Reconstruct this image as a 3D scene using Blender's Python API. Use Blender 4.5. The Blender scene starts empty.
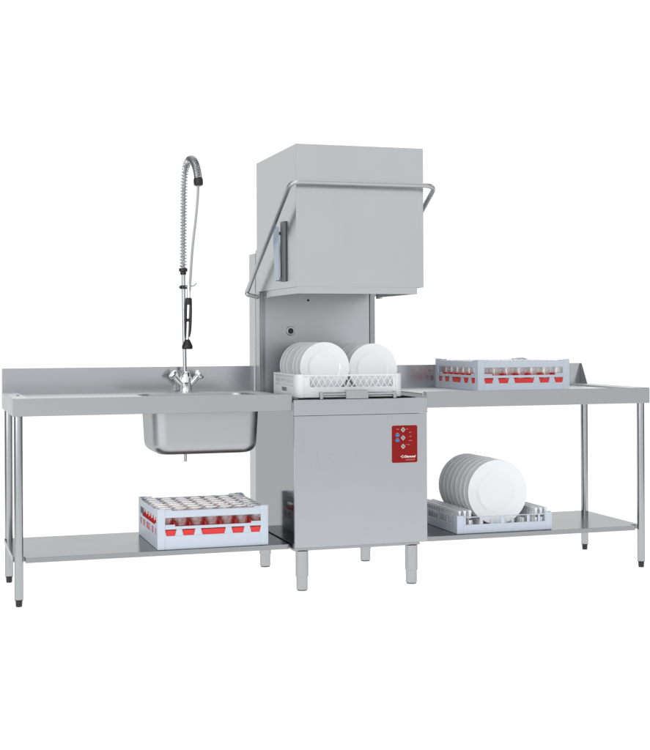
import bpy, bmesh, math, random
from mathutils import Vector, Matrix
random.seed(7)
scene = bpy.context.scene
col = scene.collection
PI = math.pi

# ------------------------------------------------------------------ materials
def nodes_of(name):
    m = bpy.data.materials.new(name); m.use_nodes = True
    nt = m.node_tree
    return m, nt, nt.nodes['Principled BSDF']

def plain(name, base, rough=.5, metal=0., coat=0., mottling=.04, scale=30.):
    m, nt, b = nodes_of(name)
    N, L = nt.nodes, nt.links
    tc = N.new('ShaderNodeTexCoord'); nz = N.new('ShaderNodeTexNoise')
    nz.inputs['Scale'].default_value = scale; nz.inputs['Detail'].default_value = 4
    L.new(tc.outputs['Object'], nz.inputs['Vector'])
    mx = N.new('ShaderNodeMix'); mx.data_type = 'RGBA'
    mx.inputs[6].default_value = tuple(c*(1-mottling) for c in base)+(1,)
    mx.inputs[7].default_value = tuple(min(1, c*(1+mottling)) for c in base)+(1,)
    L.new(nz.outputs['Fac'], mx.inputs[0]); L.new(mx.outputs[2], b.inputs['Base Color'])
    mr = N.new('ShaderNodeMapRange'); mr.inputs[3].default_value = rough*.85; mr.inputs[4].default_value = rough*1.15
    L.new(nz.outputs['Fac'], mr.inputs[0]); L.new(mr.outputs[0], b.inputs['Roughness'])
    b.inputs['Metallic'].default_value = metal
    b.inputs['Coat Weight'].default_value = coat
    b.inputs['Coat Roughness'].default_value = .08
    return m

def steel(name, base, rough, grain=(2., 2., 260.), bump=.015, cloud=.05, edge=1.):
    """brushed stainless steel: fine grain lines plus faint broad clouding"""
    m, nt, b = nodes_of(name)
    N, L = nt.nodes, nt.links
    tc = N.new('ShaderNodeTexCoord')
    mp = N.new('ShaderNodeMapping'); mp.inputs['Scale'].default_value = grain
    L.new(tc.outputs['Object'], mp.inputs['Vector'])
    g = N.new('ShaderNodeTexNoise'); g.inputs['Scale'].default_value = 1.; g.inputs['Detail'].default_value = 3
    L.new(mp.outputs[0], g.inputs['Vector'])
    cl = N.new('ShaderNodeTexNoise'); cl.inputs['Scale'].default_value = 3.; cl.inputs['Detail'].default_value = 2
    L.new(tc.outputs['Object'], cl.inputs['Vector'])
    mx = N.new('ShaderNodeMix'); mx.data_type = 'RGBA'
    mx.inputs[6].default_value = tuple(c*(1-cloud) for c in base)+(1,)
    mx.inputs[7].default_value = tuple(c*(1+cloud) for c in base)+(1,)
    L.new(cl.outputs['Fac'], mx.inputs[0])
    m2 = N.new('ShaderNodeMix'); m2.data_type = 'RGBA'; m2.blend_type = 'MULTIPLY'; m2.inputs[0].default_value = .02
    L.new(mx.outputs[2], m2.inputs[6]); L.new(g.outputs['Color'], m2.inputs[7])
    L.new(m2.outputs[2], b.inputs['Base Color'])
    mr = N.new('ShaderNodeMapRange'); mr.inputs[3].default_value = rough*.88; mr.inputs[4].default_value = rough*1.12
    L.new(g.outputs['Fac'], mr.inputs[0])
    sm = N.new('ShaderNodeMath'); sm.operation = 'MULTIPLY_ADD'; sm.inputs[1].default_value = rough*.5
    sb_ = N.new('ShaderNodeMath'); sb_.operation = 'SUBTRACT'; sb_.inputs[1].default_value = rough*.25
    L.new(cl.outputs['Fac'], sm.inputs[0]); L.new(mr.outputs[0], sm.inputs[2]); L.new(sm.outputs[0], sb_.inputs[0]); L.new(sb_.outputs[0], b.inputs['Roughness'])
    bp = N.new('ShaderNodeBump'); bp.inputs['Strength'].default_value = bump; bp.inputs['Distance'].default_value = .001
    L.new(g.outputs['Fac'], bp.inputs['Height']); L.new(bp.outputs[0], b.inputs['Normal'])
    b.inputs['Metallic'].default_value = 1.
    b.inputs['Specular Tint'].default_value = (edge, edge, edge, 1)
    return m

def see_through(name, tint):
    """thin clear glass: looks through face on, mirrors at the rims, a little water haze"""
    m = bpy.data.materials.new(name); m.use_nodes = True
    nt = m.node_tree; nt.nodes.clear(); N, L = nt.nodes, nt.links
    out = N.new('ShaderNodeOutputMaterial')
    tr = N.new('ShaderNodeBsdfTransparent'); tr.inputs[0].default_value = tint+(1,)
    gl = N.new('ShaderNodeBsdfGlossy'); gl.inputs['Roughness'].default_value = .04; gl.inputs['Color'].default_value = (1, 1, 1, 1)
    df = N.new('ShaderNodeBsdfDiffuse'); df.inputs['Color'].default_value = (.95, .93, .93, 1)
    lw = N.new('ShaderNodeLayerWeight'); lw.inputs['Blend'].default_value = .5
    pw = N.new('ShaderNodeMath'); pw.operation = 'POWER'; pw.inputs[1].default_value = 2.2
    L.new(lw.outputs['Facing'], pw.inputs[0])
    mr = N.new('ShaderNodeMapRange'); mr.inputs[3].default_value = .06; mr.inputs[4].default_value = .85
    L.new(pw.outputs[0], mr.inputs[0])
    tc = N.new('ShaderNodeTexCoord'); nz = N.new('ShaderNodeTexNoise'); nz.inputs['Scale'].default_value = 40.
    L.new(tc.outputs['Object'], nz.inputs['Vector'])
    hz = N.new('ShaderNodeMapRange'); hz.inputs[3].default_value = .0; hz.inputs[4].default_value = .08
    L.new(nz.outputs['Fac'], hz.inputs[0])
    m1 = N.new('ShaderNodeMixShader'); m2 = N.new('ShaderNodeMixShader')
    L.new(hz.outputs[0], m1.inputs[0]); L.new(tr.outputs[0], m1.inputs[1]); L.new(df.outputs[0], m1.inputs[2])
    L.new(mr.outputs[0], m2.inputs[0]); L.new(m1.outputs[0], m2.inputs[1]); L.new(gl.outputs[0], m2.inputs[2])
    L.new(m2.outputs[0], out.inputs['Surface'])
    return m

M = {
 'steel':   steel('brushed steel', (.445, .46, .475), .35, grain=(2., 2., 120.), bump=.002, cloud=.02, edge=.7),
 'hood':    steel('brushed steel hood', (.53, .552, .562), .21, grain=(260., 260., 2.), bump=.0, cloud=.045, edge=.72),
 'panel':   steel('brushed steel front', (.455, .472, .495), .30, grain=(260., 260., 2.), bump=.0, cloud=.04),
 'side':    steel('polished steel', (.35, .36, .373), .085, grain=(2., 260., 2.), bump=.003, cloud=.02, edge=.65),
 'column':  steel('matt steel column', (.52, .535, .555), .38, grain=(260., 260., 2.), bump=.003, cloud=.02),
 'rail':    steel('steel rail', (.34, .35, .36), .3, grain=(2., 2., 2.), bump=.0),
 'tube':    steel('steel tube', (.43, .445, .46), .2, grain=(3., 3., 3.), bump=.0, cloud=.02, edge=.4),
 'handle':  steel('satin steel tube', (.46, .473, .486), .34, grain=(3., 3., 3.), bump=.0, cloud=.02),
 'chrome':  plain('chrome', (.78, .79, .80), .07, 1., mottling=.01),
 'spring':  plain('spring steel', (.44, .45, .46), .2, 1., mottling=.02),
 'black':   plain('black plastic', (.012, .012, .014), .4),
 'rubber_and_reflection':  plain('dark grey rubber', (.14, .145, .15), .55),  # also colours the modelled reflection strip on the hood side
 'film':    plain('blue protective film', (.32, .40, .50), .3),
 'white':   plain('white polypropylene', (.76, .775, .80), .42, mottling=.015),
 'blue':    plain('pale blue polypropylene', (.55, .615, .70), .42, mottling=.02),
 'red':     plain('red plastic', (.72, .028, .028), .35),
 'hosegrey':plain('grey braided hose', (.40, .41, .42), .32, coat=.3),
 'china':   plain('white glazed china', (.80, .82, .84),   .10, coat=.8, mottling=.006, scale=6.),
 'glass':   see_through('clear drinking glass', (.985, .985, .985)),
 'redpanel':plain('red membrane panel', (.25, .009, .008), .55, mottling=.03),
 'grey':    plain('grey button print', (.42, .40, .39), .4),
 'blueled': plain('blue display window', (.02, .20, .50), .25),
 'pale':    plain('pale pink print', (.62, .33, .30), .5),
 'logo':    plain('white print', (.85, .80, .78), .5),
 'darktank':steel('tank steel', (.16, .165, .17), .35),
}

M['redpanel'].node_tree.nodes['Principled BSDF'].inputs['Specular IOR Level'].default_value = .15

# ------------------------------------------------------------------ mesh kit
ORIGIN = {}                # object name -> its origin in its thing's own space

class MB:
    def __init__(s): s.bm = bmesh.new()
    def box(s, x0, x1, y0, y1, z0, z1, bev=0., seg=2, rot=None):
        t = bmesh.new()
        bmesh.ops.create_cube(t, size=1.)
        for v in t.verts:
            v.co = Vector(((x0+x1)/2+v.co.x*(x1-x0), (y0+y1)/2+v.co.y*(y1-y0), (z0+z1)/2+v.co.z*(z1-z0)))
        if bev: bmesh.ops.bevel(t, geom=t.edges[:], offset=bev, segments=seg, profile=.5, affect='EDGES')
        if rot is not None: bmesh.ops.transform(t, matrix=rot, verts=t.verts)
        s._join(t); return s
    def _join(s, t):
        me = bpy.data.meshes.new('tmp'); t.to_mesh(me); t.free(); s.bm.from_mesh(me); bpy.data.meshes.remove(me)
    def prism(s, pts, axis, a, b, bev=0.):
        """polygon pts (2-D) extruded along an axis from a to b"""
        def P(p, h):
            if axis == 'x': return Vector((h, p[0], p[1]))
            if axis == 'y': return Vector((p[0], h, p[1]))
            return Vector((p[0], p[1], h))
        t = bmesh.new()
        A = [t.verts.new(P(p, a)) for p in pts]; B = [t.verts.new(P(p, b)) for p in pts]
        t.faces.new(A); t.faces.new(B[::-1])
        n = len(pts)
        for i in range(n): t.faces.new((A[i], B[i], B[(i+1) % n], A[(i+1) % n]))
        bmesh.ops.recalc_face_normals(t, faces=t.faces)
        if bev: bmesh.ops.bevel(t, geom=t.edges[:], offset=bev, segments=2, profile=.5, affect='EDGES')
        s._join(t); return s
    def lathe(s, prof, seg=32, mat=None, caps=True):
        """(radius, height) pairs turned about z, then placed with mat"""
        t = bmesh.new(); rings = []
        for r, h in prof:
            if r < 1e-6: rings.append([t.verts.new((0, 0, h))])
            else: rings.append([t.verts.new((r*math.cos(2*PI*k/seg), r*math.sin(2*PI*k/seg), h)) for k in range(seg)])
        for A, B in zip(rings, rings[1:]):
            for k in range(seg):
                j = (k+1) % seg
                if len(A) == 1 and len(B) == 1: continue
                if len(A) == 1: t.faces.new((A[0], B[k], B[j]))
                elif len(B) == 1: t.faces.new((A[k], B[0], A[j]))
                else: t.faces.new((A[k], B[k], B[j], A[j]))
        if caps and len(rings[0]) > 1 and len(rings[-1]) > 1:
            t.faces.new(rings[0][::-1]); t.faces.new(rings[-1])
        if not caps: bmesh.ops.remove_doubles(t, verts=t.verts, dist=1e-6)
        bmesh.ops.recalc_face_normals(t, faces=t.faces)
        if mat is not None: bmesh.ops.transform(t, matrix=mat, verts=t.verts)
        s._join(t); return s
    def cyl(s, x, y, z0, z1, r, seg=28, c=.001):
        return s.lathe([(0, z0), (r-c, z0), (r, z0+c), (r, z1-c), (r-c, z1), (0, z1)], seg, Matrix.Translation((x, y, 0)))
    def tube(s, pts, r, seg=12, cap=True):
        t = bmesh.new(); pts = [Vector(p) for p in pts]; rings = []
        rr = r if isinstance(r, (list, tuple)) else [r]*len(pts)
        up = None
        for i, p in enumerate(pts):
            d = (pts[min(i+1, len(pts)-1)]-pts[max(i-1, 0)]).normalized()
            if up is None:
                up = d.orthogonal().normalized()
            up = (up-d*up.dot(d)).normalized(); sd = d.cross(up)
            rings.append([t.verts.new(p+(up*math.cos(2*PI*k/seg)+sd*math.sin(2*PI*k/seg))*rr[i]) for k in range(seg)])
        for A, B in zip(rings, rings[1:]):
            for k in range(seg): t.faces.new((A[k], A[(k+1) % seg], B[(k+1) % seg], B[k]))
        if cap: t.faces.new(rings[0][::-1]); t.faces.new(rings[-1])
        bmesh.ops.recalc_face_normals(t, faces=t.faces)
        s._join(t); return s
    def loft(s, rings, cap0=False, cap1=False):
        t = bmesh.new(); R = [[t.verts.new(p) for p in r] for r in rings]
        for A, B in zip(R, R[1:]):
            n = len(A)
            for k in range(n): t.faces.new((A[k], A[(k+1) % n], B[(k+1) % n], B[k]))
        if cap0: t.faces.new(R[0][::-1])
        if cap1: t.faces.new(R[-1])
        bmesh.ops.recalc_face_normals(t, faces=t.faces)
        s._join(t); return s
    def build(s, name, mat, parent=None, smooth=35, origin=None):
        me = bpy.data.meshes.new(name)
        for f in s.bm.faces: f.smooth = True
        ang = math.radians(smooth)
        for e in s.bm.edges:
            if len(e.link_faces) == 2 and e.calc_face_angle(0) > ang: e.smooth = False
        co = [v.co for v in s.bm.verts]
        if origin is None:
            lo = Vector((min(c[i] for c in co) for i in range(3))); hi = Vector((max(c[i] for c in co) for i in range(3)))
            origin = (lo+hi)/2
        origin = Vector(origin)
        for v in s.bm.verts: v.co -= origin
        s.bm.to_mesh(me); s.bm.free()
        me.materials.append(M[mat])
        o = bpy.data.objects.new(name, me); col.objects.link(o)
        wn = o.modifiers.new('weighted normals', 'WEIGHTED_NORMAL'); wn.mode = 'FACE_AREA'; wn.weight = 90; wn.keep_sharp = True   # big sheets stay flat
        base = Vector((0, 0, 0))
        if parent is not None:
            o.parent = parent; base = ORIGIN.get(parent.name, base)
        o.location = origin-base
        ORIGIN[o.name] = origin
        return o

def fillet(pts, rad, n=8):
    pts = [Vector(p) for p in pts]; out = [pts[0]]
    for a, b, c in zip(pts, pts[1:], pts[2:]):
        u = (a-b).normalized(); v = (c-b).normalized()
        r = min(rad, (a-b).length*.45, (c-b).length*.45)
        p, q = b+u*r, b+v*r
        for i in range(n+1):
            t = i/n; out.append(p*(1-t)**2+b*2*t*(1-t)+q*t*t)
    out.append(pts[-1]); return out

def smooth_path(pts, n=10):
    pts = [Vector(p) for p in pts]; P = [pts[0]*2-pts[1]]+pts+[pts[-1]*2-pts[-2]]; out = []
    for i in range(1, len(P)-2):
        for k in range(n):
            t = k/n; a, b, c, d = P[i-1:i+3]
            out.append(.5*((2*b)+(c-a)*t+(2*a-5*b+4*c-d)*t*t+(3*b-a-3*c+d)*t**3))
    out.append(pts[-1]); return out

def tag(o, label, cat, group=None):
    o['label'] = label; o['category'] = cat
    if group: o['group'] = group
    return o
def thing(name, loc, label, cat, group=None, rotz=0.):
    o = bpy.data.objects.new(name, None); col.objects.link(o)
    o.location = loc; o.rotation_euler = (0, 0, rotz); o.empty_display_size = .05
    ORIGIN[o.name] = Vector((0, 0, 0))
    return tag(o, label, cat, group)
def copy_tree(o, parent=None):
    c = o.copy(); col.objects.link(c); c.parent = parent
    for ch in o.children: copy_tree(ch, c)
    return c

# ------------------------------------------------------------------ floor
fm = bpy.data.materials.new('white backlit floor'); fm.use_nodes = True  # made-up translucent sheet, lit through from below so no shadows show
nt = fm.node_tree; nt.nodes.clear()
out = nt.nodes.new('ShaderNodeOutputMaterial'); mix = nt.nodes.new('ShaderNodeMixShader')
tr = nt.nodes.new('ShaderNodeBsdfTranslucent'); df = nt.nodes.new('ShaderNodeBsdfDiffuse')
nz = nt.nodes.new('ShaderNodeTexNoise'); nz.inputs['Scale'].default_value = .8
rp = nt.nodes.new('ShaderNodeMapRange'); rp.inputs[3].default_value = .955; rp.inputs[4].default_value = .975
nt.links.new(nz.outputs['Fac'], rp.inputs[0])
for s in (tr, df): nt.links.new(rp.outputs[0], s.inputs['Color'])
mix.inputs[0].default_value = .12
nt.links.new(tr.outputs[0], mix.inputs[1]); nt.links.new(df.outputs[0], mix.inputs[2]); nt.links.new(mix.outputs[0], out.inputs['Surface'])
M['floor'] = fm
b = MB(); b.bm.faces.new([b.bm.verts.new(p) for p in ((-2.8, -2.6, 0), (3.3, -2.6, 0), (16, 14, 0), (-6, 14, 0))])
floor = b.build('floor', 'floor'); floor['kind'] = 'structure'

# ------------------------------------------------------------------ hood dishwasher
dw = thing('hood_dishwasher', (0, 0, 0), 'stainless steel hood dishwasher with its hood raised, standing between the two steel tables', 'dishwasher')
b = MB()                                                     # cabinet: open-topped steel body
b.box(0, .005, .014, .69, .192, .851, .001); b.box(.595, .600, .014, .69, .192, .851, .001)
b.box(.005, .595, .685, .69, .192, .851); b.box(.005, .595, .014, .019, .192, .851)
b.box(.0, .600, .014, .69, .178, .1915, .0015)
cab = b.build('cabinet', 'side', dw)
b = MB()
b.box(0, .632, 0, .0125, .193, .7795, .0018)
front = b.build('front_panel', 'panel', dw)
b = MB()
b.box(-.002, .634, -.0035, .0125, .781, .851, .002)
b.box(.612, .618, .006, .011, .851, .872, .001)
b.build('front_lip', 'panel', dw)
b = MB()                                                     # wash tank with its rim
b.box(.006, .594, .02, .68, .70, .704); b.box(.006, .010, .02, .68, .704, .846); b.box(.590, .594, .02, .68, .704, .846)
b.box(.01, .59, .676, .68, .704, .846)
b.box(.012, .028, .03, .6, .846, .8565, .001); b.box(.572, .588, .03, .6, .846, .8565, .001)
b.build('wash_tank', 'darktank', dw)
b = MB()
b.box(.032, .573, .62, .69, .75, 1.60, .002)
colm = b.build('back_column', 'column', dw)
b = MB()
b.lathe([(.0142, 0), (.022, 0), (.023, .002), (.021, .005), (.0142, .0055), (.0142, 0)], 28, Matrix.Translation((.161, .6195, 1.161)) @ Matrix.Rotation(PI/2, 4, 'X'), False)
b.build('steam_port', 'tube', colm)
b = MB()
b.lathe([(0, 0), (.0135, 0), (.0135, .002), (0, .002)], 24, Matrix.Translation((.161, .6195, 1.161)) @ Matrix.Rotation(PI/2, 4, 'X'))
b.build('port_opening', 'black', colm)
b = MB()
b.lathe([(0, 0), (.006, 0), (.005, .004), (0, .005)], 16, Matrix.Translation((.253, .6195, 1.312)) @ Matrix.Rotation(PI/2, 4, 'X'))
b.build('screw', 'black', colm)
for x0, x1 in ((.002, .031), (.574, .600)):
    b = MB()
    b.box(x0, x1, .614, .688, .78, 1.56, .0015)
    if x0 < .1: b.box(x0+.011, x0+.017, .612, .6145, .8, 1.5, .0008)
    b.build('hood_guide', 'rail', dw)
b = MB()
b.prism([(.692, .21), (.808, .21), (.808, 1.545), (.692, 1.545)], 'x', 0., .600, .002)
b.build('rear_housing', 'hood', dw)
# hood: open-bottomed shell
b = MB()
t = bmesh.new(); bmesh.ops.create_cube(t, size=1.)
for v in t.verts: v.co = Vector((.2975+v.co.x*.601, .295+v.co.y*.696, 1.668+v.co.z*.630))
bmesh.ops.delete(t, geom=[f for f in t.faces if f.normal.z < -.5], context='FACES')
bmesh.ops.bevel(t, geom=[e for e in t.edges if len(e.link_faces) == 2], offset=.0022, segments=2, profile=.5, affect='EDGES')
bmesh.ops.recalc_face_normals(t, faces=t.faces)
bmesh.ops.solidify(t, geom=t.faces[:], thickness=.0065)
b._join(t)
hood = b.build('hood', 'hood', dw)
b = MB()
b.box(.005, .569, -.046, -.040, 1.323, 1.362, .0012); b.box(.005, .010, -.0395, .47, 1.323, 1.362, .0012); b.box(.564, .569, -.0395, .47, 1.323, 1.362, .0012)
b.build('hood_lip', 'hood', hood)
b = MB()
b.box(.004, .02, .475, .53, 1.318, 1.348, .003); b.build('hood_roller', 'tube', hood)
b = MB(); b.box(.575, .59, .475, .53, 1.318, 1.348, .003); b.build('hood_roller', 'tube', hood)
b = MB()
b.tube(fillet([(.012, .665, 1.326), (-.045, .668, 1.340), (-.045, .674, 1.352), (-.045, -.121, 1.808), (.631, -.121, 1.808), (.631, .674, 1.352), (.590, .665, 1.326)], .05, 8), .0108, 16)
b.build('lift_handle', 'handle', dw)
b = MB()
b.prism([(.108, 1.383), (.176, 1.383), (.176, 1.650), (.168, 1.656), (.116, 1.656), (.108, 1.650)], 'x', -.0125, -.0035, .002)  # solid dark strip stands for the guide plate's reflection in the hood side
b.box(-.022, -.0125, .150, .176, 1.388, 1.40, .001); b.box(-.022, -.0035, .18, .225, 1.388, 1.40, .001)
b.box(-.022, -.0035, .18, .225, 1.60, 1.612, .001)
gd = b.build('guide_and_reflection', 'rubber_and_reflection', dw)
b = MB()
b.prism([(.151, 1.390), (.230, 1.390), (.250, 1.60), (.232, 1.648), (.160, 1.628)], 'x', -.026, -.0222, .001)
pl = b.build('guide_plate', 'film', gd); pl['label'] = 'guide plate still under pale blue film'
# rack stop rod across the front of the opening
b = MB()
b.tube([(.128, .012, .8745), (.476, .012, .8735)], .0075, 14)
for x in (.121, .470): b.box(x, x+.016, .004, .022, .8515, .884, .003)
b.box(.243, .349, .0005, .006, .853, .891, .001); b.box(.243, .349, .006, .024, .8885, .891, .001)
b.build('rack_stop', 'tube', dw)
# legs
for x, y in ((.041, .048), (.563, .048), (.041, .69), (.563, .69)):
    b = MB(); b.cyl(x, y-.02, .063, .1775, .0282)
    lg = b.build('leg', 'tube', dw)
    b = MB(); b.cyl(x, y-.02, .006, .064, .0248)
    ft = b.build('foot', 'tube', lg)
    b = MB(); b.cyl(x, y-.02, 0, .0065, .0225)
    b.build('foot_pad', 'rubber_and_reflection', ft)
# control panel
def rounded(x0, x1, z0, z1, r, n=6):
    P = []
    for cx, cz, a in ((x1-r, z1-r, 0), (x0+r, z1-r, PI/2), (x0+r, z0+r, PI), (x1-r, z0+r, 1.5*PI)):
        for i in range(n+1):
            t = a+PI/2*i/n; P.append((cx+r*math.cos(t), cz+r*math.sin(t)))
    return P
b = MB(); b.prism(rounded(.4605, .584, .557, .7265, .008), 'y', -.0012, -.0001)
cp = b.build('control_panel', 'redpanel', dw)
for z in (.707, .670, .631):
    b = MB(); b.prism([(.503, z), (.5145, z-.0125), (.526, z), (.5145, z+.0125)], 'y', -.0024, -.0013, .0004)
    bt = b.build('button', 'grey', cp)
    b = MB(); b.lathe([(0, 0), (.0042, 0), (.0036, .0012), (0, .0014)], 16, Matrix.Translation((.5145, -.0025, z)) @ Matrix.Rotation(PI/2, 4, 'X'))
    b.build('button_lamp', 'rubber_and_reflection', bt)
for z in (.6825, .6585):
    b = MB(); b.box(.4785, .4965, -.0023, -.0013, z-.006, z+.006, .0004)
    b.build('display', 'blueled', cp)
def mark(b, x, z, w, h=.0022):
    n = max(2, int(w/.0035)); 
    for i in range(n):
        a = x-w/2+w*i/n; b.box(a, a+w/n*.72, -.0017, -.0013, z-h/2, z+h/2)
for mk in ((.4895, .7095, .014), (.535, .710, .009), (.549, .6945, .011), (.551, .676, .010), (.551, .657, .016), (.532, .6395, .005),
           (.543, .638, .009), (.4875, .692, .011), (.4875, .668, .011), (.549, .5685, .044, .0016)):
    b = MB(); mark(b, *mk); b.build('printed_mark', 'pale', cp)
b = MB(); b.box(.527, .572, -.0016, -.0013, .5718, .5726); b.build('printed_line', 'pale', cp)
def text_part(name, body, size, x, z, y, mat, parent, shear=0., bold=.0):
    cu = bpy.data.curves.new(name, 'FONT'); cu.body = body; cu.size = size; cu.extrude = .0002; cu.shear = shear
    cu.offset = bold; cu.align_x = 'LEFT'
    tmp = bpy.data.objects.new('tmp_text', cu); col.objects.link(tmp)
    dg = bpy.context.evaluated_depsgraph_get()
    me = bpy.data.meshes.new_from_object(tmp.evaluated_get(dg))
    bpy.data.objects.remove(tmp); bpy.data.curves.remove(cu)
    q = MB(); q.bm.from_mesh(me); bpy.data.meshes.remove(me)
    bmesh.ops.transform(q.bm, matrix=Matrix.Translation((x, y, z)) @ Matrix.Rotation(PI/2, 4, 'X'), verts=q.bm.verts)
    return q.build(name, mat, parent)
text_part('lettering', 'Diamond', .0146, .519, .580, -.0016, 'logo', cp, .25, .0004)
b = MB()
for (x, z, s) in ((.5115, .5850, .0066),):
    for k in range(4):
        a = PI/2*k
        p, q = Vector((math.cos(a), 0, math.sin(a)))*s, Vector((math.cos(a+PI/2), 0, math.sin(a+PI/2)))*s
        o = Vector((x, -.0016, z))
        b.tube([o+p, o+q], .0009, 6)
    b.tube([(x-.0105, -.0016, z), (x-.002, -.0016, z)], .0008, 6)
b.build('emblem', 'logo', cp)

# ------------------------------------------------------------------ tables
def round_rect(cx, cy, hx, hy, r, z, n=7):
    P = []
    for sx, sy, a in ((1, 1, 0), (-1, 1, PI/2), (-1, -1, PI), (1, -1, 1.5*PI)):
        for i in range(n+1):
            t = a+PI/2*i/n
            P.append((cx+sx*(hx-r)+r*math.cos(t), cy+sy*(hy-r)+r*math.sin(t), z))
    return P
def table_leg(parent, x, y, z1, tilt=0):
    b = MB(); b.cyl(x, y, .03, z1, .0183, 26)
    lg = b.build('leg', 'tube', parent)
    b = MB(); b.lathe([(0, 0), (.012, 0), (.0135, .003), (.0145, .026), (.0175, .0275), (.0175, .031), (0, .031)], 24, Matrix.Translation((x, y, 0)))
    b.build('foot', 'black', lg)
def shelf(parent, x0, x1, y0, y1, leg_x, leg_y):
    b = MB()
    n = .021                                                # corner notches round the legs
    lx = leg_x
    if lx < (x0+x1)/2:
        P = [(x0+.05, y0), (x1, y0), (x1, y1), (x0, y1), (x0, y0+.045), (x0+.05, y0+.045)]
    else:
        P = [(x0, y0), (x1-.05, y0), (x1-.05, y0+.045), (x1, y0+.045), (x1, y1), (x0, y1)]
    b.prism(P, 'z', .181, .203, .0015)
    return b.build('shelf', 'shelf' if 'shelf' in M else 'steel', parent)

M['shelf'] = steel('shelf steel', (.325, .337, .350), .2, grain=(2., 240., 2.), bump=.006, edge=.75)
M['splash'] = steel('splashback steel', (.44, .455, .47), .18, grain=(2., 240., 240.), bump=.0, cloud=.02)
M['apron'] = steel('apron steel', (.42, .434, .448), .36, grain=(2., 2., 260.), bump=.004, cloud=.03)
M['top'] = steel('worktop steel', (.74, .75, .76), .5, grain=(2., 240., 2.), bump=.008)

TZ, AZ, SZ = .878, .803, .868
# --- sink table on the left
st = thing('sink_table', (0, 0, 0), 'stainless steel table with deep sink bowl, left of the dishwasher, rack on its shelf', 'sink table')
X0, X1, Y0, Y1 = -1.217, -.004, .0175, .7145
hx0, hx1, hy0, hy1 = -.618, -.118, .095, .460
b = MB()
b.box(X0, X1, Y0, Y0+.005, AZ, TZ, .0022, 3)                  # apron faces and raised rim
b.box(X0, X0+.005, Y0+.0052, Y1, AZ, TZ, .0018); b.box(X0+.0052, X1, Y1-.005, Y1, AZ, SZ-.002)
b.build('apron', 'apron', st); b = MB()
b.box(X0+.0052, X1, Y0+.0052, Y0+.045, TZ-.008, TZ-.0012, .001)
b.box(X0+.0052, X0+.07, Y0+.0454, Y1-.018, TZ-.008, TZ-.0012, .001)
b.box(X0+.0704, hx0, Y0+.0454, Y1-.0152, SZ-.005, SZ); b.box(hx1, X1, Y0+.0454, Y1-.0152, SZ-.005, SZ)
b.box(hx0+.0003, hx1-.0003, Y0+.0454, hy0, SZ-.005, SZ); b.box(hx0+.0003, hx1-.0003, hy1, Y1-.0152, SZ-.005, SZ)
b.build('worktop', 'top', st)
b = MB()
b.box(X0, X1+.0, Y1-.015, Y1+.0008, SZ-.001, .9895, .002)
b.build('splashback', 'splash', st)
b = MB(); b.lathe([(0, 0), (.008, 0), (.006, .003), (0, .004)], 18, Matrix.Translation((X0+.045, .33, TZ-.0012)))
b.build('fixing_screw', 'rubber_and_reflection', st)
b = MB()
cx, cy = (hx0+hx1)/2, (hy0+hy1)/2
def bowl(off):
    hx, hy = (hx1-hx0)/2, (hy1-hy0)/2
    R = [round_rect(cx, cy, hx+.012-off, hy+.012-off, .07, SZ+.0015), round_rect(cx, cy, hx-.001-off, hy-.001-off, .062, SZ+.001), round_rect(cx, cy, hx-.004-off, hy-.004-off, .062, SZ-.008)]
    for k in range(0, 8):
        t = k/7*PI/2; s = .047; q = s*(1-math.cos(t))
        R.append(round_rect(cx, cy, hx-.014-off-q, hy-.014-off-q, .062-.02*(1-math.cos(t)), .612+off+s*(1-math.sin(t))))
    return R
outer = bowl(0.); inner = bowl(.003)[2:]
b.loft(outer+[round_rect(cx, cy, .03, .03, .03, .609)], cap1=True)
b.loft(inner+[round_rect(cx, cy, .03, .03, .03, .6125)], cap1=True)
sb = b.build('sink_bowl', 'steel', st, 50)
b = MB(); b.tube([(-.43, .3, .6105), (-.43, .3, .566)], .0062, 14); b.cyl(-.43, .3, .600, .6085, .016)
b.build('drain_pipe', 'tube', sb)
for x, y in ((-1.191, .063), (-1.191, .645)): table_leg(st, x, y, TZ-.01)
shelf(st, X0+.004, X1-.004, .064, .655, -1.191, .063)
# --- outlet table on the right
ot = thing('outlet_table', (0, 0, 0), 'stainless steel table with open right end and triangular corner plate, right of the dishwasher', 'table')
X0, X1, Y0, Y1 = .637, 1.80, .0155, .7145
b = MB()
b.box(X0, X1, Y0, Y0+.005, AZ, TZ, .0022, 3); b.box(X1-.005, X1, Y0+.0052, Y1, AZ, TZ, .0018); b.box(X0, X1-.0052, Y1-.005, Y1, AZ, SZ-.002)
b.build('apron', 'apron', ot); b = MB()
b.box(X0, X1-.0052, Y0+.0052, Y0+.045, TZ-.008, TZ-.0012, .001)
b.box(X1-.075, X1-.0052, Y0+.0454, Y1-.018, TZ-.008, TZ-.0012, .001)
b.box(X0, X1-.0754, Y0+.0454, Y1-.0152, SZ-.005, SZ)
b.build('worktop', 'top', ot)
b = MB()
b.box(.606, X1, Y1-.015, Y1+.0008, SZ-.001, .9855, .002)
b.build('splashback', 'splash', ot)
b = MB(); b.prism([(.6985, .8775), (.6985, .985), (.69, .985), (.628, .8775)], 'x', X1-.006, X1-.0025, .0006)
b.build('corner_gusset', 'rail', ot)  # darker steel stands in for the dim reflection on its inward face
for x, y in ((1.779, .066), (1.779, .632)): table_leg(ot, x, y, TZ-.01)
shelf(ot, .625, X1-.004, .064, .655, 1.779, .066)

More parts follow.
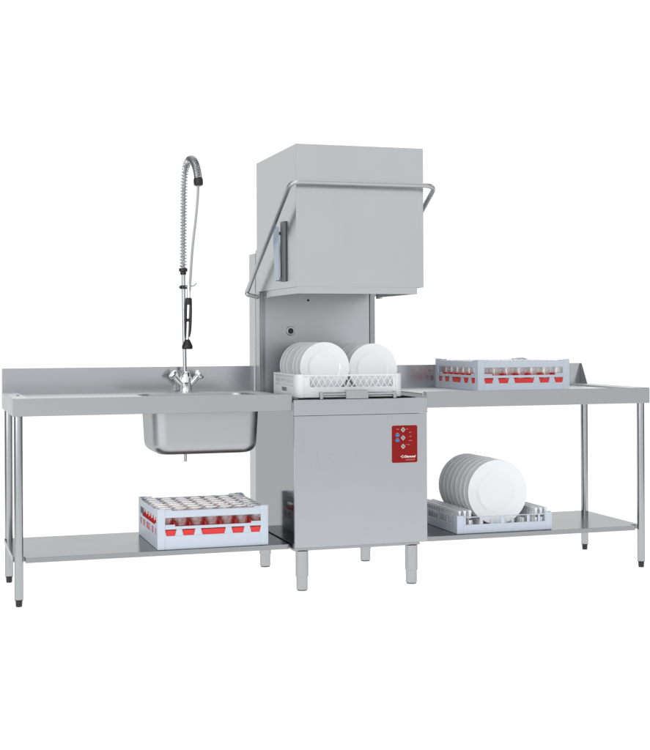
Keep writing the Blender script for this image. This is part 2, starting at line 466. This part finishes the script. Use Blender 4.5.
# ------------------------------------------------------------------ pre-rinse tap
tp = thing('pre_rinse_tap', (-.362, .62, SZ), 'tall chrome pre-rinse tap with coiled spring and hand spray, standing behind the sink', 'tap')
T0 = Vector((-.362, .62, SZ)); ORIGIN[tp.name] = T0
b = MB()
b.lathe([(0, 0), (.034, 0), (.034, .004), (.028, .008), (.027, .038), (.0285, .045), (.0285, .070), (.020, .092), (.012, .10), (0, .10)], 28, Matrix.Translation(T0))
body = b.build('tap_body', 'chrome', tp)
def handle(sx):
    b = MB()
    a = T0+Vector((0, 0, .03)); e = T0+Vector((sx*.058, -.014, .080))
    b.tube(smooth_path([a, a+(e-a)*.5+Vector((0, 0, -.008)), e], 5), [.013, .013, .0125, .012, .0125, .013, .0135, .014, .0145, .015, .0155], 14)
    d = (e-a).normalized()
    R = d.to_track_quat('Z', 'Y').to_matrix().to_4x4()
    b.lathe([(0, -.004), (.019, -.004), (.0245, .004), (.0245, .011), (.021, .017), (0, .0195)], 8, Matrix.Translation(e) @ R)
    return b.build('tap_handle', 'chrome', tp)
for sx in (-1, 1):
    h = handle(sx)
rx, ry = -.3705, .62
b = MB(); b.tube([(rx+.004, ry, SZ+.095), (rx+.001, ry, 1.2), (rx-.002, ry, 1.46)], .0088, 16)
b.build('riser_pipe', 'tube', tp)
b = MB(); b.lathe([(0, 1.432), (.013, 1.432), (.0145, 1.436), (.0145, 1.446), (.0205, 1.449), (.0205, 1.462), (.016, 1.464), (0, 1.464)], 24, Matrix.Translation((rx-.0025, ry, 0)))
b.build('spring_seat', 'black', tp)
path = smooth_path([(-.373, .62, 1.455), (-.371, .62, 1.60), (-.369, .62, 1.75), (-.366, .619, 1.88), (-.362, .606, 1.945), (-.352, .573, 1.976), (-.341, .535, 1.972), (-.332, .502, 1.935), (-.3275, .484, 1.890), (-.327, .48, 1.868)], 12)
b = MB(); b.tube(path, .0078, 12); b.build('inner_hose', 'hosegrey', tp)
# helical spring along the path
L = [0.]
for a, c in zip(path, path[1:]): L.append(L[-1]+(c-a).length)
def at_len(s):
    s = min(max(s, 0), L[-1]-1e-6)
    for i in range(len(L)-1):
        if L[i+1] >= s:
            t = (s-L[i])/(L[i+1]-L[i]); return path[i].lerp(path[i+1], t), (path[min(i+2, len(path)-1)]-path[max(i-1, 0)]).normalized()
hel = []; th = 0.; s = .012
while s < L[-1]-.006:
    p, d = at_len(s)
    u = Vector((0, 0, 1)).cross(Vector((.25, -.97, 0))).normalized()      # sideways, constant along the arch plane
    u = (u-d*u.dot(d)).normalized(); w = d.cross(u)
    pitch = .0150 if s < .46 else max(.0075, .0150-(s-.46)*.08)
    rad = .0150 if s < .46 else min(.0175, .0150+(s-.46)*.03)
    hel.append(p+(u*math.cos(th)+w*math.sin(th))*rad)
    th += 2*PI/14; s += pitch/14
b = MB(); b.tube(hel, .0025, 6); b.build('spring', 'spring', tp)
ed = (path[-1]-path[-3]).normalized()
Rm = ed.to_track_quat('Z', 'Y').to_matrix().to_4x4()
b = MB(); b.lathe([(0, -.019), (.017, -.019), (.0215, -.015), (.0225, 0), (.0215, .014), (.016, .018), (0, .018)], 24, Matrix.Translation(path[-1]+Vector((0, 0, -.004))) @ Rm)
b.build('end_collar', 'black', tp)
b = MB(); b.tube(smooth_path([(-.327, .48, 1.868), (-.330, .482, 1.79), (-.338, .49, 1.689), (-.351, .51, 1.544), (-.358, .535, 1.377), (-.3625, .54, 1.330)], 8), .0062, 12)
b.build('hose', 'hosegrey', tp)
b = MB(); b.lathe([(.0088, 1.364), (.0165, 1.364), (.0165, 1.381), (.0088, 1.381)], 20, Matrix.Translation((rx-.001, ry, 0)))
b.box(rx-.022, rx-.014, ry-.007, ry+.007, 1.367, 1.378, .003)
br = b.build('hose_bracket', 'black', tp)
b = MB(); b.tube(fillet([(rx-.001, ry-.016, 1.373), (rx+.012, .55, 1.374), (-.338, .525, 1.376), (-.332, .51, 1.388)], .012), .0024, 8)
b.build('hose_hook', 'spring', br)
b = MB()
b.tube([(-.3625, .54, 1.385), (-.3628, .54, 1.345), (-.363, .54, 1.318), (-.3634, .54, 1.312)], [.0075, .0085, .0095, .0095], 14)
b.tube([(-.3634, .54, 1.312), (-.366, .54, 1.225), (-.3705, .54, 1.118)], [.0092, .0088, .0078], 14)
sg = b.build('spray_gun', 'chrome', tp)
b = MB()
b.lathe([(.0098, 0), (.0155, 0), (.0165, .01), (.0155, .03), (.0098, .034)], 18, Matrix.Translation((-.3636, .54, 1.286)))
b.tube(smooth_path([(-.3545, .536, 1.305), (-.3545, .533, 1.26), (-.3560, .532, 1.21), (-.3585, .534, 1.165), (-.364, .538, 1.135)], 6), .0062, 10)
b.tube(smooth_path([(-.3765, .540, 1.30), (-.3795, .540, 1.25), (-.3800, .541, 1.20), (-.379, .541, 1.15), (-.374, .540, 1.125)], 6), .0056, 10)
b.box(-.376, -.355, .53, .55, 1.205, 1.222, .004)
b.build('spray_lever', 'black', sg)
b = MB(); b.lathe([(0, 1.122), (.010, 1.122), (.0135, 1.117), (.0235, 1.096), (.0255, 1.090), (.0255, 1.080), (.023, 1.076), (0, 1.076)], 28, Matrix.Translation((-.3708, .54, 0)))
b.build('spray_head', 'black', sg)

# ------------------------------------------------------------------ racks
S = .5
def wall(b, along, pos, th, u0, u1, solids):
    """boxes (ua, ub, za, zb) of a rack wall, along 'x' or 'y', at thickness pos..pos+th"""
    for ua, ub, za, zb in solids:
        if along == 'x': b.box(ua, ub, pos, pos+th, za, zb, .0016, 1)
        else: b.box(pos, pos+th, ua, ub, za, zb, .0016, 1)
WIN = ((.06, .168), (.22, .336), (.39, .61), (.664, .78), (.832, .94))
def crate_solids(size, z):
    """z: heights of bottom band top, window top, middle band top, opening top, rack top"""
    q = .034
    R = [(q, size-q, 0, z[0]), (q, size-q, z[1], z[2]), (q, size-q, z[3], z[4]-.006)]
    edges = [q]+[v*size for w in WIN for v in w]+[size-q]
    for i in range(0, len(edges), 2):
        if edges[i+1]-edges[i] > .001: R.append((edges[i], edges[i+1], z[0]-.0005, z[1]+.0005))
    R += [(q, q+.045, z[2]-.0005, z[2]+.008), (size-q-.045, size-q, z[2]-.0005, z[2]+.008)]
    R += [(q, q+.03, z[4]-.007, z[4]), (size-q-.03, size-q, z[4]-.007, z[4])]
    return R
def corner_posts(b, size, h, q=.035, th=.007):
    for sx in (0, 1):
        for sy in (0, 1):
            x0, y0 = sx*(size-q), sy*(size-q)
            P = rounded(x0, x0+q, y0, y0+q, .006, 4)
            xo = 0 if sx == 0 else size-th; yo = 0 if sy == 0 else size-th
            b.box(xo, xo+th, y0, y0+q, 0, h, .003, 2)
            b.box(x0 if sx == 0 else x0, x0+q, yo+(.0002 if sy == 0 else -.0002), yo+th+(.0002 if sy == 0 else -.0002), 0, h-.0004, .003, 2)
def glass_rack(loc, yaw, z, label, spikes, size=S):
    r = thing('glass_rack', loc, label, 'dish rack', 'racks of glasses', yaw)
    b = MB(); so = crate_solids(size, z)
    for pos, al in ((.0015, 'x'), (size-.0065, 'x'), (.0015, 'y'), (size-.0065, 'y')): wall(b, al, pos, .005, 0, size, so)
    for w0, w1 in WIN:                                       # slanted lower corners of the windows
        a0, a1, c = max(w0*size, .034), min(w1*size, size-.034), .006
        for P in ([(a0-.0005, z[0]-.0005), (a0+c, z[0]-.0005), (a0-.0005, z[1]-.004)], [(a1+.0005, z[0]-.0005), (a1-c, z[0]-.0005), (a1+.0005, z[1]-.004)]):
            for pos in (.002, size-.006):
                b.prism(P, 'y', pos, pos+.004); b.prism(P, 'x', pos, pos+.004)
    corner_posts(b, size, z[4]+.003)
    n = 14
    for i in range(n+1):
        p = .012+(size-.024)*i/n
        b.box(p-.003, p+.003, .007, size-.007, .012, .018); b.box(.007, size-.007, p-.003, p+.003, .0122, .0178)
    # rim flange
    for y0, y1 in ((.0066, .012), (size-.012, size-.0066)): b.box(.035, size-.035, y0, y1, z[4]-.014, z[4]-.0095, .001, 1)
    b.build('crate', 'blue', r)
    b = MB()
    q, g = .0095, 7
    pit = (size-2*q)/g
    zt = z[2]+(.013 if spikes else .009)
    for i in range(1, g):
        p = q+pit*i
        b.box(p-.0013, p+.0013, q, size-q, .02, zt); b.box(q, size-q, p-.00125, p+.00125, .0202, zt-.0003)
    zl = z[0]+.85*(z[1]-z[0])                                 # low outer walls behind the crate windows
    for e in (q-.002, size-q+.002):
        b.box(e-.001, e+.001, q-.003, size-q+.003, .02, zl); b.box(q-.003, size-q+.003, e-.001, e+.001, .0202, zl-.0003)
    if spikes:
        for i in range(1, g):
            for j in range(1, g):
                x, y = q+pit*i, q+pit*j
                b.prism([(x-.008, zt-.001), (x+.008, zt-.001), (x+.002, zt+.026), (x-.002, zt+.026)], 'y', y-.0012, y+.0012)
                b.prism([(y-.008, zt-.001), (y+.008, zt-.001), (y+.002, zt+.0258), (y-.002, zt+.0258)], 'x', x-.0012, x+.0012)
    d = b.build('divider_grid', 'red', r)
    return r, q, pit
ORD = ['first', 'second', 'third', 'fourth', 'fifth', 'sixth', 'seventh']
def glass_mesh(h):
    b = MB()
    ro, rt = .0285, .0265
    b.lathe([(rt*.0, h), (rt-.004, h), (rt, h-.003), (rt+.0004, h-.02), (ro, 0), (ro-.0016, 0), (rt-.002, h-.018), (rt-.006, h-.014), (0, h-.012)], 24)
    return b
def fill_glasses(rack, q, pit, loc, yaw, h, where, group):
    proto = None
    Rz = Matrix.Rotation(yaw, 4, 'Z')
    for j in range(7):
        for i in range(7):
            p = Vector(loc)+Rz @ Vector((q+pit*(i+.5), q+pit*(j+.5), .0185))
            if proto is None: o = proto = glass_mesh(h).build('drinking_glass', 'glass', None, 60, (0, 0, 0))
            else: o = proto.copy(); col.objects.link(o)
            o.location = p; o.rotation_euler = (0, 0, random.uniform(0, 6))
            row = 'front row' if j == 0 else ('back row' if j == 6 else ORD[j]+' row from front')
            tag(o, 'upturned clear glass, %s from left, %s, rack %s' % (ORD[i], row, where), 'glass', group)
LL = (-.600, .076, .2035)
ra, q, pit = glass_rack(LL, 0., (.060, .088, .101, .139, .176), 'pale blue rack of upturned glasses with spiked red dividers on the shelf under the sink', True)
fill_glasses(ra, q, pit, LL, 0., .157, 'under sink', 'glasses in the rack under the sink')
RL = (.977, .203, .8685)
rb, q, pit = glass_rack(RL, .034, (.034, .060, .072, .110, .146), 'pale blue rack of upturned glasses on top of the right-hand steel table', False)
fill_glasses(rb, q, pit, RL, .034, .124, 'on right table', 'glasses in the rack on the right table')

def pegs(b, size, z0, z1, nx, ny, m):
    for i in range(nx):
        for j in range(ny):
            x = m+(size-2*m)*i/(nx-1); y = m+(size-2*m)*j/(ny-1)
            rings = []
            for t, w in ((0, 1.), (.75, .7), (1., .45)):
                z = z0+(z1-z0)*t; a, c = .0085*w, .0048*w
                rings.append([(x-a, y-c, z), (x+a, y-c, z), (x+a, y+c, z), (x-a, y+c, z)])
            b.loft(rings, cap1=True)
    for i in range(nx):
        x = m+(size-2*m)*i/(nx-1); b.box(x-.004, x+.004, .008, size-.008, z0-.010, z0)
    for j in range(ny):
        y = m+(size-2*m)*j/(ny-1); b.box(.008, size-.008, y-.003, y+.003, z0-.0098, z0-.0003)

# --- blue plate rack on the right shelf
PL = (.815, .085, .2035); PS = .493
pr = thing('plate_rack', PL, 'low pale blue peg rack holding eight plates on the right-hand lower shelf', 'dish rack')
b = MB(); hP = .086; q = .034
so = [(q, PS-q, 0, .042), (q, PS-q, .0745, .079)]
ed_ = [q, .055, .12, .145, .23, .245, .33, .352, PS-.06-.045, PS-.055, PS-q-.004, PS-q]
wins = ((.045, .125), (.143, .235), (.255, .385), (.40, .435), (.447, .459))
e2 = [q]+[v for w in ((.046, .118), (.132, .226), (.246, .362), (.376, .420), (.432, .456)) for v in w]+[PS-q]
for i in range(0, len(e2), 2): so.append((e2[i], max(e2[i]+.003, e2[i+1]), .0415, .075))
for pos, al in ((.0015, 'x'), (PS-.0065, 'x'), (.0015, 'y'), (PS-.0065, 'y')): wall(b, al, pos, .005, 0, PS, so)
corner_posts(b, PS, hP)
b.build('crate', 'blue', pr)
b = MB(); pegs(b, PS, .030, .060, 9, 17, .032)
def comb(b, x, ztop, w=.011):
    n = 16
    for j in range(n+1):
        y = .018+(PS-.036)*j/n
        b.box(x-w/2, x+w/2, y-.0055, y+.0055, .028, ztop-.012, .001, 1)
    b.box(x-w/2-.002, x+w/2+.002, .012, PS-.012, ztop-.0135, ztop, .0025, 2)
    b.box(x-w/2+.0005, x+w/2-.0005, .0125, PS-.0125, .062, .070)
for x in (.020, .046, .072): comb(b, x, .108)
for x in (.415, .441, .467): comb(b, x, .106)
b.build('peg_insert', 'white', pr)

# --- white basket in the dishwasher
BL = (.026, .062, .8575); BY = -.052; BS = .505
bk = thing('plate_basket', BL, 'white lattice-sided basket of plates standing in the open dishwasher', 'dish rack', None, BY)
b = MB(); q = .036; hB = .104
def lattice(b, along, pos, th, u0, u1, z0, z1, n):
    w = (u1-u0)/n
    k = (z1-z0)
    for i in range(n):
        ua, ub = u0+w*i, u0+w*(i+1)
        for (p, r) in (((ua, z0), (ub, z1)), ((ua, z1), (ub, z0))):
            d = Vector((r[0]-p[0], r[1]-p[1])).normalized(); nn = Vector((-d.y, d.x))*.0017
            off = 0 if p[1] < r[1] else .0006
            P = [(p[0]+nn.x, p[1]+nn.y), (p[0]-nn.x, p[1]-nn.y), (r[0]-nn.x, r[1]-nn.y), (r[0]+nn.x, r[1]+nn.y)]
            b.prism(P, 'y' if along == 'x' else 'x', pos+off, pos+th-off)
for pos, al in ((.0015, 'x'), (BS-.0065, 'x'), (.0015, 'y'), (BS-.0065, 'y')):
    band = [(q, BS-q, 0, .047), (q, BS-q, .0945, hB), (q, q+.03, .0465, .0935), (BS-q-.012, BS-q, .0465, .0935)]
    if al == 'y':
        band[0:1] = [(q, .19, 0, .047), (.31, BS-q, 0, .047), (.189, .311, 0, .022), (.189, .311, .040, .047)]
        lattice(b, al, pos+.001, .003, q+.03, BS-q-.012, .045, .095, 13)
    else:
        lattice(b, al, pos+.001, .003, q+.03, BS-q-.012, .045, .095, 14)
    wall(b, al, pos, .005, 0, BS, band)
def round_corner(b, cx, cy, a0, r, th, h):
    P = [(cx+r*math.cos(a0+PI/2*i/8), cy+r*math.sin(a0+PI/2*i/8)) for i in range(9)]
    Q = [(cx+(r-th)*math.cos(a0+PI/2*i/8), cy+(r-th)*math.sin(a0+PI/2*i/8)) for i in range(9)][::-1]
    b.prism(P+Q, 'z', 0, h)
e = .001; rc = q-e+.0005
for cx, cy, a in ((q, q, PI), (BS-q, q, 1.5*PI), (BS-q, BS-q, 0), (q, BS-q, PI/2)): round_corner(b, cx, cy, a, rc, .006, hB+.0008)
b.build('basket_frame', 'white', bk, 50)
b = MB(); pegs(b, BS, .016, .07, 9, 9, .035)
b.build('peg_insert', 'white', bk)

# ------------------------------------------------------------------ plates
def plate_mesh(R):
    k = R/.116
    b = MB()
    b.lathe([(0, -.002*k), (.062*k, -.002*k), (.064*k, -.0045*k), (.067*k, -.0045*k), (.070*k, -.001*k), (.080*k, .0026*k), (.112*k, .0100*k), (.1152*k, .0115*k), (.1162*k, .0130*k), (.1155*k, .0148*k), (.1125*k, .0150*k), (.1095*k, .0136*k),
             (.084*k, .0080*k), (.076*k, .0060*k), (.072*k, .0036*k), (.066*k, .0014*k), (0, .0008*k)], 72, Matrix.Rotation(PI/2, 4, 'X'))
    return b
def plates(R, spots, cz, tilt, yaw, labels, group, turn=0.):
    proto = None
    for (x, y), lb in zip(spots, labels):
        if proto is None: o = proto = plate_mesh(R).build('dinner_plate', 'china', None, 40, (0, 0, 0))
        else: o = proto.copy(); col.objects.link(o)
        o.location = (x, y, cz+random.uniform(-.001, .001)); o.rotation_euler = (tilt+random.uniform(-.012, .012), 0, yaw+random.uniform(-.012, .012))
        tag(o, lb, 'plate', group)
ys = (.122, .195, .255, .370, .432, .492)
o6 = ['frontmost', 'second from front', 'third from front', 'fourth from front', 'fifth from front', 'rearmost']
plates(.1165, [(.178+.02*(y-.12), y) for y in ys], .990, -.05, -.03, ['white plate, %s of the left stack inside the dishwasher' % k for k in o6], 'plates on the left of the dishwasher basket')
plates(.1170, [(.410+.03*(y-.12), y) for y in ys], .982, -.05, -.03, ['white plate, %s of the right stack inside the dishwasher' % k for k in o6], 'plates on the right of the dishwasher basket')
o8 = ['frontmost', 'second from front', 'third from front', 'fourth from front', 'fifth from front', 'sixth from front', 'seventh from front', 'rearmost']
plates(.1535, [(1.045, .150+.0515*k) for k in range(8)], .388, -.05, 0., ['large white plate, %s of eight in the blue peg rack' % k for k in o8], 'large plates in the blue peg rack')

# ------------------------------------------------------------------ light
w = bpy.data.worlds.new('World'); scene.world = w; w.use_nodes = True
nt = w.node_tree; N, Lk = nt.nodes, nt.links
bg = N['Background']
tc = N.new('ShaderNodeTexCoord')
dot = N.new('ShaderNodeVectorMath'); dot.operation = 'DOT_PRODUCT'; dot.inputs[1].default_value = (math.sin(.30), math.cos(.30), 0)
Lk.new(tc.outputs['Generated'], dot.inputs[0])
mr = N.new('ShaderNodeMapRange'); mr.inputs[1].default_value = -1; mr.inputs[2].default_value = 1
Lk.new(dot.outputs['Value'], mr.inputs[0])
rp = N.new('ShaderNodeValToRGB'); cr = rp.color_ramp
cr.elements[0].position = 0.; cr.elements[0].color = (.99, 1.00, 1.015, 1)
cr.elements[1].position = 1.; cr.elements[1].color = (1.12, 1.12, 1.12, 1)
for p, v in ((.22, .94), (.36, .42), (.50, .16), (.68, .24), (.84, 1.12)):
    el = cr.elements.new(p); el.color = (v, v, v*1.01, 1)
Lk.new(mr.outputs[0], rp.inputs[0])
sx = N.new('ShaderNodeSeparateXYZ'); Lk.new(tc.outputs['Generated'], sx.inputs[0])
below = N.new('ShaderNodeMapRange'); below.interpolation_type = 'SMOOTHSTEP'
below.inputs[1].default_value = -.32; below.inputs[2].default_value = -.48
Lk.new(sx.outputs['Z'], below.inputs[0])
mx = N.new('ShaderNodeMix'); mx.data_type = 'RGBA'; mx.inputs[7].default_value = (1.36, 1.36, 1.36, 1)  # extra brightness below the horizon, added to shine through the floor sheet
Lk.new(below.outputs[0], mx.inputs[0]); Lk.new(rp.outputs[0], mx.inputs[6])
Lk.new(mx.outputs[2], bg.inputs['Color']); bg.inputs['Strength'].default_value = 1.

def softbox(name, loc, target, sx, sy, watts, colr=(1, 1, 1)):  # unseen studio lamps, added to light the set
    l = bpy.data.lights.new(name, 'AREA'); l.shape = 'RECTANGLE'; l.size = sx; l.size_y = sy; l.energy = watts; l.color = colr
    o = bpy.data.objects.new(name, l); col.objects.link(o); o.location = loc
    o.rotation_euler = (Vector(target)-Vector(loc)).to_track_quat('-Z', 'Y').to_euler()
    return o
softbox('added_softbox', (-3.4, -4.6, 4.2), (.2, .2, .7), 3.4, 2.6, 52)
softbox('added_softbox', (6.0, -.9, 3.4), (.5, .2, .7), 2.6, 2.6, 34)
softbox('added_softbox', (-4.6, -2.2, 1.3), (.3, .3, .5), 1.8, 1.8, 26)  # added fill from the left, brightens the plates
softbox('added_softbox', (-3.6, -5.6, 1.5), (.6, .2, .4), 1.8, 1.8, 34)  # added fill left of the camera, lifts the rims of the rear plates
softbox('added_overhead_softbox', (.2, .2, 4.8), (.2, .2, 0), 4.5, 2.4, 50)  # added top light, out of view

# ------------------------------------------------------------------ camera
cam = bpy.data.cameras.new('camera'); co = bpy.data.objects.new('camera', cam); col.objects.link(co)
yaw, pitch, roll, F = .3037, .0017, -.0043, 1320.11
def axes(v):
    x, y, z = v
    c, s = math.cos(yaw), math.sin(yaw); r, d, u = c*x-s*y, s*x+c*y, z
    c, s = math.cos(pitch), math.sin(pitch); d, u = c*d+s*u, -s*d+c*u
    c, s = math.cos(roll), math.sin(roll); r, u = c*r+s*u, -s*r+c*u
    return r, d, u
cols_ = [axes(v) for v in ((1, 0, 0), (0, 1, 0), (0, 0, 1))]
R_ = Vector([c[0] for c in cols_]); D_ = Vector([c[1] for c in cols_]); U_ = Vector([c[2] for c in cols_])
mw = Matrix(((R_.x, U_.x, -D_.x, -1.6196), (R_.y, U_.y, -D_.y, -5.6294), (R_.z, U_.z, -D_.z, 1.1325), (0, 0, 0, 1)))
co.matrix_world = mw
cam.sensor_fit = 'HORIZONTAL'; cam.sensor_width = 36.; cam.lens = 36.*F/650.
cam.shift_y = -(375-334.3226)/650.
# sensor_fit HORIZONTAL: shift is measured in image widths
cam.clip_end = 200.; cam.clip_start = .05
scene.camera = co

scene.view_settings.view_transform = 'Standard'; scene.view_settings.look = 'None'; scene.view_settings.exposure = 0.; scene.view_settings.gamma = 1.
scene.render.engine = 'CYCLES'
scene.cycles.transparent_max_bounces = 48; scene.cycles.max_bounces = 10; scene.cycles.glossy_bounces = 6
scene.cycles.use_denoising = True
